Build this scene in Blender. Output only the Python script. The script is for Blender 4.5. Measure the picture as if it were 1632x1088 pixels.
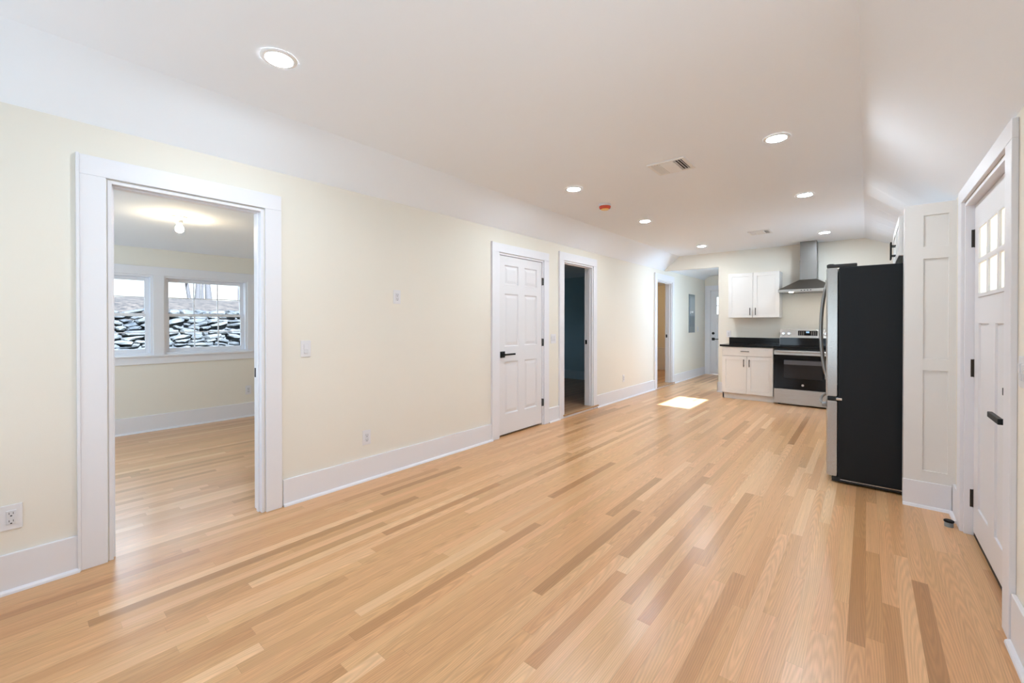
import bpy, bmesh, math, random
from mathutils import Vector, Matrix, Euler
random.seed(7)
for o in list(bpy.data.objects): bpy.data.objects.remove(o)
SC = bpy.context.scene
COL = SC.collection
PI = math.pi

# ------------------------------------------------------------------ camera, sky, sun, exposure
cam_d = bpy.data.cameras.new('camera'); cam = bpy.data.objects.new('camera', cam_d); COL.objects.link(cam)
cam_d.sensor_width = 36; cam_d.lens = 671.5/1632*36
cam_d.shift_y = -26.0/1632; cam_d.clip_start = .05; cam_d.clip_end = 300
cam.location = (0, 0, 1.29)
cam.rotation_euler = Euler((PI/2 - math.radians(.33), 0, math.radians(40.11)), 'XYZ')
SC.camera = cam
SC.view_settings.view_transform = 'Standard'; SC.view_settings.look = 'None'
SC.view_settings.exposure = 0.05; SC.view_settings.gamma = 1
SC.view_settings.use_curve_mapping = False
SC.cycles.use_denoising = True
SC.cycles.max_bounces = 10; SC.cycles.diffuse_bounces = 7; SC.cycles.glossy_bounces = 4
SC.cycles.transparent_max_bounces = 12; SC.cycles.caustics_reflective = False
SC.cycles.sample_clamp_indirect = 6

W = bpy.data.worlds.new('sky'); SC.world = W; W.use_nodes = True
wt = W.node_tree; wt.nodes.clear()
sky = wt.nodes.new('ShaderNodeTexSky'); sky.sky_type = 'NISHITA'; sky.sun_disc = False
sky.sun_elevation = math.radians(30); sky.sun_rotation = math.radians(90); sky.air_density = 1.0; sky.dust_density = 1.2
bg = wt.nodes.new('ShaderNodeBackground'); bg.inputs[1].default_value = 1.0
wo = wt.nodes.new('ShaderNodeOutputWorld')
hz = wt.nodes.new('ShaderNodeMix'); hz.data_type = 'RGBA'; hz.inputs[0].default_value = .85; hz.inputs[7].default_value = (1.15, 1.3, 1.5, 1)   # thin bright overcast over the blue
wt.links.new(sky.outputs[0], hz.inputs[6]); wt.links.new(hz.outputs[2], bg.inputs[0]); wt.links.new(bg.outputs[0], wo.inputs[0])

def lamp(name, kind, loc, energy, color, direction=None, **kw):
    d = bpy.data.lights.new(name, kind); o = bpy.data.objects.new(name, d); COL.objects.link(o)
    o.location = loc; d.energy = energy; d.color = color
    if direction is not None: o.rotation_euler = Vector(direction).to_track_quat('-Z', 'Z').to_euler()
    for k, v in kw.items(): setattr(d, k, v)
    return o
SUN_DIR = Vector((-math.cos(math.radians(30)), .057, -math.sin(math.radians(30))))
lamp('sun', 'SUN', (9, 6, 8), 42.0, (.80, .90, 1.0), SUN_DIR, angle=math.radians(.53))
# daylight entering by the windows behind the camera, the hall window and the bedroom windows, plus added fill lamps
DAY = (.64, .83, 1.0)
lamp('daylight_rear_left', 'AREA', (-2.35, -1.62, 1.15), 21, DAY, (0.0, 1, 1.15), shape='RECTANGLE', size=1.0, size_y=1.3)
lamp('daylight_rear_right', 'AREA', (-.65, -1.62, 1.15), 21, DAY, (0.0, 1, 1.15), shape='RECTANGLE', size=1.0, size_y=1.3)
lamp('daylight_hall', 'AREA', (-1.25, 10.1, 1.45), 110, (.47, .71, 1.0), (0, -1, 0), shape='RECTANGLE', size=1.0, size_y=1.2)
lamp('daylight_front_door', 'AREA', (1.05, 3.25, 1.68), 2.0, (.75, .90, 1.0), (-1, 0, 0), shape='RECTANGLE', size=1.0, size_y=.6)
lamp('added_uplight_kitchen', 'AREA', (.63, 6.855, 1.6), 20, (.45, .74, 1.0), (-1, 0, .7), shape='RECTANGLE', size=1.0, size_y=.3)  # bluish uplight added to brighten and cool the kitchen ceiling
lamp('added_uplight_right', 'AREA', (.80, 1.0, .85), 26, (.52, .78, 1.0), (-1, 0, .95), shape='RECTANGLE', size=1.0, size_y=.9)  # fill lamp added outside an invented window, aimed up to lift the ceiling
lamp('daylight_bedroom_far', 'AREA', (-7.5, 1.1, 2.75), 80, (.60, .81, 1.0), (1, 0, -1.05), shape='RECTANGLE', size=2.4, size_y=1.1)
lamp('added_fill_bedroom_near', 'AREA', (-4.9, -1.72, 1.35), 62, (.55, .79, 1.0), (0, 1, .2), shape='RECTANGLE', size=1.3, size_y=1.1)  # fill lamp added behind an invented window to brighten the bedroom
lamp('daylight_dark_room', 'AREA', (-6.72, 7.0, 1.3), 1.8, (.22, .60, 1.0), (1, 0, -.2), shape='RECTANGLE', size=.7, size_y=.7)

# ------------------------------------------------------------------ materials
def new_mat(name):
    m = bpy.data.materials.new(name); m.use_nodes = True
    return m, m.node_tree, m.node_tree.nodes['Principled BSDF']
def setin(node, **kw):
    for k, v in kw.items():
        k = k.replace('_', ' ')
        if k in node.inputs: node.inputs[k].default_value = v
def add(nt, t, **kw):
    n = nt.nodes.new(t)
    for k, v in kw.items(): setattr(n, k, v)
    return n
def plain(name, rgb, rough=.5, metal=0.0, bump=0.0, bscale=200, spec=.5, coat=0.0, emit=None, estr=0, var=0.0):
    m, nt, p = new_mat(name)
    setin(p, Base_Color=(*rgb, 1), Roughness=rough, Metallic=metal, Specular_IOR_Level=spec, Coat_Weight=coat)
    if emit: setin(p, Emission_Color=(*emit, 1), Emission_Strength=estr)
    tc = add(nt, 'ShaderNodeTexCoord')
    if var:
        n = add(nt, 'ShaderNodeTexNoise'); setin(n, Scale=6.0, Detail=4.0); nt.links.new(tc.outputs['Object'], n.inputs['Vector'])
        mr = add(nt, 'ShaderNodeMapRange'); setin(mr, To_Min=rough-var, To_Max=rough+var)
        nt.links.new(n.outputs[0], mr.inputs['Value']); nt.links.new(mr.outputs[0], p.inputs['Roughness'])
    if bump:
        n = add(nt, 'ShaderNodeTexNoise'); setin(n, Scale=float(bscale), Detail=3.0); nt.links.new(tc.outputs['Object'], n.inputs['Vector'])
        b = add(nt, 'ShaderNodeBump'); setin(b, Strength=bump, Distance=.002)
        nt.links.new(n.outputs[0], b.inputs['Height']); nt.links.new(b.outputs[0], p.inputs['Normal'])
    return m
M = {}
M['wall'] = plain('cream_wall_paint', (.80, .765, .69), .75, bump=.12, bscale=260, spec=.25)
M['ceil'] = plain('white_ceiling_paint', (.86, .90, .96), .85, bump=.08, bscale=180, spec=.2)
M['trim'] = plain('white_trim_enamel', (.785, .785, .825), .38, spec=.4)
M['door'] = plain('white_door_enamel', (.755, .75, .775), .38, bump=.03, bscale=60, spec=.4)
M['cab'] = plain('white_cabinet_lacquer', (.75, .735, .72), .35, spec=.45)
M['plastic'] = plain('white_plastic', (.76, .755, .78), .35)
M['plastic2'] = plain('white_plastic_insert', (.68, .68, .71), .35)
M['slot'] = plain('dark_slot', (.02, .02, .02), .6)
M['black'] = plain('matte_black_metal', (.008, .008, .008), .45, spec=.25)
M['bronze'] = plain('dark_bronze_metal', (.030, .022, .016), .45, spec=.3)
M['gap'] = plain('black_gasket', (.008, .008, .008), .55)
M['fside'] = plain('black_textured_steel', (.008, .0095, .0115), .40, bump=.35, bscale=420, spec=.22)
M['granite'] = plain('polished_black_granite', (.006, .006, .007), .10, spec=.22, var=.03)
M['glass_black'] = plain('black_oven_glass', (.004, .004, .005), .06, spec=.22)
M['ovenwin'] = plain('smoked_oven_window', (.014, .013, .014), .12, spec=.3)
M['chrome'] = plain('chrome', (.75, .75, .76), .15, metal=1.0)
M['rubber'] = plain('black_rubber', (.008, .008, .009), .6, spec=.2)
M['panel'] = plain('grey_enamelled_steel', (.22, .27, .30), .35, metal=.2)
M['panel_door'] = plain('grey_enamelled_door', (.17, .22, .25), .28, metal=.25)
M['paper'] = plain('white_paper', (.75, .78, .80), .8)
M['vent'] = plain('white_enamelled_vent', (.82, .82, .82), .4)
M['ventgap'] = plain('dark_duct', (.03, .03, .035), .8)
M['red'] = plain('orange_red_dust_cap', (.55, .045, .012), .25, coat=.3)
M['yellow'] = plain('yellow_orange_cap', (.85, .50, .10), .3)
M['porcelain'] = plain('white_porcelain', (.86, .85, .82), .25)
M['ext'] = plain('sunblock_grey', (.6, .6, .58), .8)
M['sheet'] = plain('display_glow', (.05, .1, .2), .3, emit=(.45, .75, 1.0), estr=.6)
M['lens'] = plain('lit_downlight_lens', (.9, .9, .9), .4, emit=(.80, .91, 1.0), estr=405)
M['hoodlens'] = plain('lit_hood_lens', (.9, .9, .9), .4, emit=(1.0, .88, .70), estr=130)
M['bulb'] = plain('lit_bulb', (.9, .9, .9), .4, emit=(1.0, .80, .52), estr=190)
M['bark'] = plain('tree_bark', (.05, .05, .055), .9, bump=.8, bscale=14)
M['leaf'] = plain('pale_green_leaf', (.10, .15, .06), .7)

def brushed(name, rgb, rough, axis):
    m, nt, p = new_mat(name); setin(p, Base_Color=(*rgb, 1), Metallic=1.0, Roughness=rough)
    tc = add(nt, 'ShaderNodeTexCoord'); mp = add(nt, 'ShaderNodeMapping')
    s = [500, 500, 500]; s[axis] = 3; mp.inputs['Scale'].default_value = s
    n = add(nt, 'ShaderNodeTexNoise'); setin(n, Scale=1.0, Detail=3.0)
    mr = add(nt, 'ShaderNodeMapRange'); setin(mr, To_Min=rough-.07, To_Max=rough+.1)
    b = add(nt, 'ShaderNodeBump'); setin(b, Strength=.05, Distance=.001)
    L = nt.links.new
    L(tc.outputs['Object'], mp.inputs[0]); L(mp.outputs[0], n.inputs['Vector']); L(n.outputs[0], mr.inputs['Value'])
    L(mr.outputs[0], p.inputs['Roughness']); L(n.outputs[0], b.inputs['Height']); L(b.outputs[0], p.inputs['Normal'])
    return m
M['steel'] = brushed('brushed_steel_horizontal', (.42, .405, .385), .28, 0)
M['steely'] = brushed('brushed_steel_doors', (.43, .415, .40), .27, 1)
M['steelz'] = brushed('brushed_steel_vertical', (.27, .265, .26), .30, 2)
M['steelhood'] = brushed('brushed_steel_canopy', (.19, .175, .155), .34, 0)

def glass(name, tint=(1, 1, 1), refl=.08):
    m = bpy.data.materials.new(name); m.use_nodes = True; nt = m.node_tree; nt.nodes.clear()
    tr = add(nt, 'ShaderNodeBsdfTransparent'); tr.inputs[0].default_value = (*tint, 1)
    gl = add(nt, 'ShaderNodeBsdfGlossy'); gl.inputs['Roughness'].default_value = .02
    lw = add(nt, 'ShaderNodeLayerWeight'); lw.inputs[0].default_value = .25
    mu = add(nt, 'ShaderNodeMath', operation='MULTIPLY'); mu.inputs[1].default_value = refl*4
    mx = add(nt, 'ShaderNodeMixShader'); out = add(nt, 'ShaderNodeOutputMaterial')
    L = nt.links.new
    L(lw.outputs['Fresnel'], mu.inputs[0]); L(mu.outputs[0], mx.inputs[0]); L(tr.outputs[0], mx.inputs[1]); L(gl.outputs[0], mx.inputs[2]); L(mx.outputs[0], out.inputs[0])
    return m
M['glass'] = glass('window_glass')
def frosted():
    m = bpy.data.materials.new('obscure_glass'); m.use_nodes = True; nt = m.node_tree; nt.nodes.clear()
    t = add(nt, 'ShaderNodeBsdfTranslucent'); t.inputs[0].default_value = (.92, .95, .97, 1)
    g = add(nt, 'ShaderNodeBsdfGlossy'); g.inputs['Roughness'].default_value = .12
    mx = add(nt, 'ShaderNodeMixShader'); mx.inputs[0].default_value = .06; out = add(nt, 'ShaderNodeOutputMaterial')
    nt.links.new(t.outputs[0], mx.inputs[1]); nt.links.new(g.outputs[0], mx.inputs[2]); nt.links.new(mx.outputs[0], out.inputs[0])
    return m
M['frosted'] = frosted()

def oak(name, ramp_mul=(1, 1, 1), rough=.30):
    m, nt, p = new_mat(name); L = nt.links.new
    def math_(op, a, b=None, c=None):
        n = add(nt, 'ShaderNodeMath', operation=op)
        for i, v in enumerate((a, b, c)):
            if v is None: continue
            if isinstance(v, (int, float)): n.inputs[i].default_value = v
            else: L(v, n.inputs[i])
        return n.outputs[0]
    def vec(x, y, z=0.0):
        n = add(nt, 'ShaderNodeCombineXYZ')
        for i, v in enumerate((x, y, z)):
            if isinstance(v, (int, float)): n.inputs[i].default_value = v
            else: L(v, n.inputs[i])
        return n.outputs[0]
    def white(v, dim='2D'):
        n = add(nt, 'ShaderNodeTexWhiteNoise', noise_dimensions=dim)
        L(v, n.inputs['W' if dim == '1D' else 'Vector']); return n
    tc = add(nt, 'ShaderNodeTexCoord'); sp = add(nt, 'ShaderNodeSeparateXYZ'); L(tc.outputs['Object'], sp.inputs[0])
    X, Y = sp.outputs[0], sp.outputs[1]
    w = .0585
    xs = math_('DIVIDE', X, w); row = math_('FLOOR', xs); fx = math_('FRACT', xs)
    r1 = white(vec(row, 3.7)).outputs[0]; r2 = white(vec(row, 91.3)).outputs[0]
    ln = math_('MULTIPLY_ADD', r1, 1.0, .75)
    q = math_('DIVIDE', math_('MULTIPLY_ADD', r2, 17.0, Y), ln)
    cell = math_('FLOOR', q); fy = math_('MULTIPLY', math_('FRACT', q), ln)
    idn = white(vec(row, cell)); idv = idn.outputs[0]
    ids = white(vec(cell, row)).outputs[0]
    cr = add(nt, 'ShaderNodeValToRGB'); L(idv, cr.inputs[0])
    stops = [(0, (.43, .23, .10)), (.07, (.53, .30, .143)), (.24, (.62, .365, .185)), (.60, (.67, .405, .212)), (.86, (.71, .44, .245)), (1, (.78, .53, .32))]
    el = cr.color_ramp.elements
    while len(el) < len(stops): el.new(.5)
    for e, (ps, c) in zip(el, stops): e.position = ps; e.color = (*[a*b for a, b in zip(c, ramp_mul)], 1)
    # long grain and pores
    g1 = add(nt, 'ShaderNodeTexNoise'); setin(g1, Scale=1.0, Detail=5.0, Roughness=.62)
    L(vec(math_('MULTIPLY_ADD', ids, 40.0, math_('MULTIPLY', X, 85.0)), math_('MULTIPLY', Y, 1.5), math_('MULTIPLY', idv, 30.0)), g1.inputs['Vector'])
    g2 = add(nt, 'ShaderNodeTexNoise'); setin(g2, Scale=1.0, Detail=2.0)
    L(vec(math_('MULTIPLY', X, 330.0), math_('MULTIPLY', Y, 9.0), ids), g2.inputs['Vector'])
    # flat-sawn cathedral figure: long ellipses around a heart line near the board
    wv = add(nt, 'ShaderNodeTexWave', wave_type='RINGS', rings_direction='Z'); setin(wv, Scale=2.6, Distortion=1.5, Detail=2.0, Detail_Scale=1.6, Detail_Roughness=.6)
    L(vec(math_('ADD', math_('SUBTRACT', fx, .5), math_('MULTIPLY', math_('SUBTRACT', ids, .5), 1.6)), math_('MULTIPLY_ADD', math_('SUBTRACT', fy, .6), .95, math_('MULTIPLY', idv, .2)), math_('MULTIPLY', idv, 7.0)), wv.inputs['Vector'])
    k = math_('ADD', math_('MULTIPLY_ADD', g1.outputs[0], .42, .72), math_('MULTIPLY', math_('SUBTRACT', g2.outputs[0], .5), .26))
    k = math_('MULTIPLY', k, math_('MULTIPLY_ADD', wv.outputs[1], .15, .92))
    gx = math_('MINIMUM', fx, math_('SUBTRACT', 1.0, fx))
    gapx = math_('GREATER_THAN', gx, .009); gapy = math_('GREATER_THAN', fy, .0012)
    gap = math_('MULTIPLY', gapx, gapy)
    k = math_('MULTIPLY', k, math_('MULTIPLY_ADD', gap, .22, .78))
    # boards lean a little to pink or to straw
    hue = add(nt, 'ShaderNodeMix', data_type='RGBA'); L(white(vec(row, cell, 5.0), '3D').outputs[0], hue.inputs[0]); hue.inputs[6].default_value = (1.0, .95, .94, 1); hue.inputs[7].default_value = (1.0, 1.03, 1.02, 1)
    hm = add(nt, 'ShaderNodeVectorMath', operation='MULTIPLY'); L(cr.outputs[0], hm.inputs[0]); L(hue.outputs[2], hm.inputs[1])
    mx = add(nt, 'ShaderNodeVectorMath', operation='SCALE'); L(hm.outputs[0], mx.inputs[0]); L(k, mx.inputs['Scale'])
    L(mx.outputs[0], p.inputs['Base Color'])
    rg = math_('MULTIPLY_ADD', g1.outputs[0], .10, rough-.05); L(rg, p.inputs['Roughness'])
    b = add(nt, 'ShaderNodeBump'); setin(b, Strength=.12, Distance=.001)
    L(math_('ADD', math_('MULTIPLY', gap, .5), math_('MULTIPLY', g2.outputs[0], .25)), b.inputs['Height']); L(b.outputs[0], p.inputs['Normal'])
    setin(p, Specular_IOR_Level=.5, Coat_Weight=.12, Coat_Roughness=.22)
    return m
M['oak'] = oak('oak_strip_floor', (1.03, .975, .90))
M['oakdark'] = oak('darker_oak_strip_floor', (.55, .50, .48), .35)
M['oakedge'] = plain('oak_threshold', (.42, .25, .13), .35)

def stone():
    m, nt, p = new_mat('field_stone'); L = nt.links.new
    tc = add(nt, 'ShaderNodeTexCoord')
    n = add(nt, 'ShaderNodeTexNoise'); setin(n, Scale=3.0, Detail=6.0, Roughness=.65); L(tc.outputs['Object'], n.inputs['Vector'])
    cr = add(nt, 'ShaderNodeValToRGB'); L(n.outputs[0], cr.inputs[0])
    cr.color_ramp.elements[0].position = .32; cr.color_ramp.elements[0].color = (.020, .028, .038, 1)
    cr.color_ramp.elements[1].position = .66; cr.color_ramp.elements[1].color = (.10, .108, .115, 1)
    L(cr.outputs[0], p.inputs['Base Color']); setin(p, Roughness=.9)
    b = add(nt, 'ShaderNodeBump'); setin(b, Strength=.6, Distance=.03); L(n.outputs[0], b.inputs['Height']); L(b.outputs[0], p.inputs['Normal'])
    return m
M['stone'] = stone()
def litter():
    m, nt, p = new_mat('leaf_litter'); L = nt.links.new
    tc = add(nt, 'ShaderNodeTexCoord')
    n = add(nt, 'ShaderNodeTexNoise'); setin(n, Scale=7.0, Detail=8.0, Roughness=.75); L(tc.outputs['Object'], n.inputs['Vector'])
    cr = add(nt, 'ShaderNodeValToRGB'); L(n.outputs[0], cr.inputs[0])
    e = cr.color_ramp.elements; e[0].position = .35; e[0].color = (.012, .013, .016, 1); e[1].position = .68; e[1].color = (.085, .072, .064, 1)
    L(cr.outputs[0], p.inputs['Base Color']); setin(p, Roughness=.95)
    return m
M['litter'] = litter()
M['grass'] = plain('yard_grass', (.16, .17, .10), .95)

# ------------------------------------------------------------------ mesh helpers (world coordinates)
def BM(): return bmesh.new()
def bx(bm, x0, x1, y0, y1, z0, z1, bev=0.0, seg=2):
    vs = [bm.verts.new((x, y, z)) for x in (x0, x1) for y in (y0, y1) for z in (z0, z1)]
    F = [(0, 1, 3, 2), (4, 6, 7, 5), (0, 4, 5, 1), (2, 3, 7, 6), (0, 2, 6, 4), (1, 5, 7, 3)]
    fs = [bm.faces.new([vs[i] for i in f]) for f in F]
    if bev:
        es = list({e for f in fs for e in f.edges})
        bmesh.ops.bevel(bm, geom=es, offset=bev, segments=seg, affect='EDGES', profile=.6)
    return bm
def prism(bm, pts, axis, a, b):
    # polygon in the two other axes, extruded along axis from a to b
    def P(p, t):
        q = list(p); q.insert(axis, t); return q
    lo = [bm.verts.new(P(p, a)) for p in pts]; hi = [bm.verts.new(P(p, b)) for p in pts]
    bm.faces.new(lo); bm.faces.new(hi[::-1]); n = len(pts)
    for i in range(n): bm.faces.new((lo[i], lo[(i+1) % n], hi[(i+1) % n], hi[i]))
    return bm
def lathe(bm, c, prof, axis=2, n=32):
    # prof: list of (radius, offset along axis)
    rings = []
    for r, h in prof:
        ring = []
        for i in range(n):
            a = 2*PI*i/n; q = [r*math.cos(a), r*math.sin(a)]; q.insert(axis, h)
            ring.append(bm.verts.new([c[k]+q[k] for k in range(3)]))
        rings.append(ring)
    for A, B in zip(rings, rings[1:]):
        for i in range(n): bm.faces.new((A[i], A[(i+1) % n], B[(i+1) % n], B[i]))
    bm.faces.new(rings[0][::-1]); bm.faces.new(rings[-1])
    return bm
def tube(bm, pts, rad, n=12, flat=1.0):
    pts = [Vector(p) for p in pts]; rs = rad if isinstance(rad, (list, tuple)) else [rad]*len(pts)
    rings = []
    for i, p in enumerate(pts):
        d = (pts[min(i+1, len(pts)-1)]-pts[max(i-1, 0)]).normalized()
        up = Vector((0, 0, 1)) if abs(d.z) < .9 else Vector((0, 1, 0))
        u = d.cross(up).normalized(); v = d.cross(u)
        rings.append([bm.verts.new(p+(u*math.cos(2*PI*k/n)+v*math.sin(2*PI*k/n)*flat)*rs[i]) for k in range(n)])
    for A, B in zip(rings, rings[1:]):
        for k in range(n): bm.faces.new((A[k], A[(k+1) % n], B[(k+1) % n], B[k]))
    bm.faces.new(rings[0][::-1]); bm.faces.new(rings[-1])
    return bm
def wpos(o):
    v = Vector((0, 0, 0))
    while o: v += Vector(o.location); o = o.parent
    return v
def obj(name, bm, mat, parent=None, smooth=False, origin=None):
    bmesh.ops.recalc_face_normals(bm, faces=bm.faces[:])
    if parent is not None: o0 = wpos(parent)
    elif origin is not None: o0 = Vector(origin)
    else:
        c = [v.co for v in bm.verts]
        o0 = Vector(((min(p.x for p in c)+max(p.x for p in c))/2, (min(p.y for p in c)+max(p.y for p in c))/2, min(p.z for p in c)))
    for v in bm.verts: v.co -= o0
    me = bpy.data.meshes.new(name); bm.to_mesh(me); bm.free()
    me.materials.append(mat)
    if smooth:
        for p in me.polygons: p.use_smooth = True
        me.set_sharp_from_angle(angle=math.radians(40))
    o = bpy.data.objects.new(name, me); COL.objects.link(o)
    if parent is not None: o.parent = parent
    else: o.location = o0
    return o
def thing(name, label, cat, loc, group=None):
    o = bpy.data.objects.new(name, None); COL.objects.link(o); o.location = loc; o.empty_display_size = .1
    o['label'] = label; o['category'] = cat
    if group: o['group'] = group
    return o
def tag(o, label, cat, group=None):
    o['label'] = label; o['category'] = cat
    if group: o['group'] = group
    return o
def struct(name, bm, mat, **kw):
    o = obj(name, bm, mat, **kw)
    if o.parent is None: o['kind'] = 'structure'
    return o
def sempty(name, loc):
    o = bpy.data.objects.new(name, None); COL.objects.link(o); o.location = loc; o.empty_display_size = .1; o['kind'] = 'structure'
    return o
def holed(bm, plane_axis, a0, a1, u0, u1, z0, z1, holes):
    """wall slab: thickness a0..a1 on plane_axis, length u0..u1, with openings (ua, ub, za, zb)"""
    us = sorted({u0, u1, *[h[0] for h in holes], *[h[1] for h in holes]})
    for ua, ub in zip(us, us[1:]):
        cuts = sorted([(h[2], h[3]) for h in holes if h[0] <= ua+1e-6 and h[1] >= ub-1e-6])
        z = z0
        for za, zb in cuts+[(z1, z1)]:
            if za > z+1e-6:
                if plane_axis == 0: bx(bm, a0, a1, ua, ub, z, za)
                else: bx(bm, ua, ub, a0, a1, z, za)
            z = zb
    bmesh.ops.remove_doubles(bm, verts=bm.verts[:], dist=1e-5)
    # drop the doubled faces between neighbouring blocks
    seen = {}
    for f in bm.faces:
        seen.setdefault(frozenset(v.index for v in f.verts), []).append(f)
    bm.verts.index_update(); seen = {}
    for f in bm.faces: seen.setdefault(frozenset(v.index for v in f.verts), []).append(f)
    kill = [f for fs in seen.values() if len(fs) > 1 for f in fs]
    if kill: bmesh.ops.delete(bm, geom=kill, context='FACES')
    return bm

# ------------------------------------------------------------------ the shell
XL, XR, XK, YB, YH, Y0 = -3.14, .462, .50, 8.5, 11.28, -1.4
TH = .12
A = (.335, 1.105, 0, 2.06); C = (3.49, 4.335, 0, 2.07); D = (4.805, 5.595, .0, 2.125); E_ = (8.11, 8.93, .0, 2.125)
FD = (2.705, 3.775, 0, 2.02)                                  # front door opening
b = BM(); bx(b, -6.75, 2.2, Y0-.2, 11.6, -.15, 0); struct('floor', b, M['oak'], origin=(0, 0, 0))
b = BM(); holed(b, 0, XL-TH, XL, Y0-TH, YH+.12, 0, 2.36, [A, C, D, E_]); struct('wall_left', b, M['wall'])
b = BM(); holed(b, 0, XR, XR+TH, Y0-TH, 4.24, 0, 2.2, [(.45, 1.55, .72, 1.95), FD]); struct('wall_right', b, M['wall'])
b = BM(); holed(b, 0, XK, XK+.075, 4.24, YB+TH, 0, 2.45, [(6.35, 7.36, 1.452, 1.785)]); struct('wall_kitchen', b, M['wall'])
b = BM(); bx(b, -2.120, XK, YB, YB+TH, 0, 2.66); bx(b, XL, -2.120, YB, YB+TH, 2.335, 2.66); struct('wall_back', b, M['wall'])
b = BM(); holed(b, 1, Y0-TH, Y0, XL, XR, 0, 2.66, [(-2.85, -1.85, .75, 2.0), (-1.15, -.15, .75, 2.0)]); struct('wall_rear', b, M['wall'])

# ceiling of the main room: flat middle, both sides sloping down to the walls
b = BM()
st = []
def right_slope(y):
    t = min(max((y-4.2)/(YB+TH-4.2), 0), 1); t = t*t*(3-2*t)
    return XR+TH+t*(XK+.1-XR-TH), .955+t*(.43-.955)
for y in [Y0-TH, 4.2]+[4.2+(YB+TH-4.2)*k/10 for k in range(1, 11)]:
    xr, sl = right_slope(y)
    pr = [(XL-TH, 2.6-(-2.84-(XL-TH))*.88), (-2.84, 2.6), (-.03, 2.6), (xr, 2.6-(xr+.03)*sl)]
    st.append([b.verts.new((x, y, z)) for x, z in pr]+[b.verts.new((x, y, z+.14)) for x, z in reversed(pr)])
for P_, Q_ in zip(st, st[1:]):
    for i in range(8): b.faces.new((P_[i], P_[(i+1) % 8], Q_[(i+1) % 8], Q_[i]))
for s_ in (st[0], st[-1]):
    for i in range(3): b.faces.new((s_[i], s_[i+1], s_[6-i], s_[7-i]))
struct('ceiling', b, M['ceil'])

# hall behind the kitchen wall
b = BM(); prism(b, [(XL-TH, 2.30), (-3.0, 2.465), (-.3, 2.475), (-.3, 2.6), (XL-TH, 2.6)], 1, YB+TH, YH+.1); struct('ceiling_hall', b, M['ceil'])
b = BM(); holed(b, 1, YH, YH+TH, XL, -1.9, 0, 2.55, [(-3.012, -2.19, 0, 2.095)]); struct('wall_hall_end', b, M['wall'])
b = BM(); bx(b, -2.02, -1.9, 9.9, YH, 0, 2.55); struct('wall_hall_right', b, M['wall'])
b = BM(); holed(b, 1, 9.9, 10.02, -1.9, -.3, 0, 2.55, [(-1.75, -.75, .85, 2.05)]); bx(b, -.42, -.3, YB+TH, 9.9, 0, 2.55); struct('wall_hall_niche', b, M['wall'])

# bedroom beyond the wide doorway, dark room and warm room beyond the narrow ones
XB = -6.515
b = BM(); holed(b, 0, XB-.14, XB, -1.6, 3.2, 0, 2.3, [(.10, 1.085, .905, 1.855), (1.188, 2.085, .905, 1.855)]); struct('wall_bedroom_far', b, M['wall'])
b = BM(); holed(b, 1, -1.6, -1.48, XB, XL-TH, 0, 2.3, [(-5.6, -4.2, .8, 1.95)]); struct('wall_bedroom_near', b, M['wall'])
b = BM(); bx(b, XB, XL-TH, 3.1, 3.22, 0, 2.3); struct('wall_bedroom_right', b, M['wall'])
b = BM(); bx(b, XB-.14, XL-TH, -1.6, 3.3, 2.172, 2.32); struct('ceiling_bedroom', b, M['ceil'])
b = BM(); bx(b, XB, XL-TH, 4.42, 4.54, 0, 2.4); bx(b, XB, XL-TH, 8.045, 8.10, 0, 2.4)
holed(b, 0, XB-.12, XB, 3.22, 11.4, 0, 2.4, [(6.6, 7.4, .9, 1.7)]); struct('wall_small_rooms', b, plain('blue_grey_dimmed_wall', (.34, .47, .52), .75, bump=.12, bscale=260, spec=.25))  # blue-grey walls, darkened so the room's dimness sits in the colour
b = BM(); bx(b, XB, XL-TH, 11.25, 11.37, 0, 2.4); bx(b, -5.6, -5.48, 8.1, 11.25, 0, 2.4); struct('wall_warm_room', b, M['wall'])
b = BM(); bx(b, XB-.14, XL-TH, 3.3, 11.4, 2.29, 2.42); struct('ceiling_small_rooms', b, M['ceil'])
b = BM(); bx(b, XB, XL-.055, 4.54, 8.045, 0, .045); struct('floor_dark_room', b, M['oakdark'], origin=(0, 0, 0))
b = BM(); bx(b, -5.48, XL-.055, 8.10, 11.25, 0, .032); struct('floor_warm_room', b, M['oak'], origin=(0, 0, 0))
b = BM(); bx(b, XL-.055, XL+.035, D[0]-.03, D[1]+.14, .030, .050, .006); struct('trim_threshold_dark', b, M['oakedge'])
b = BM(); bx(b, XL-.055, XL+.030, E_[0]-.02, E_[1]+.13, .018, .036, .006); struct('trim_threshold_warm', b, M['oakedge'])
b = BM(); bx(b, XL-.055, XL+.017, D[0], D[1], 0, .030); bx(b, XL-.055, XL+.017, E_[0], E_[1], 0, .018); struct('trim_riser', b, M['trim'])

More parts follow.
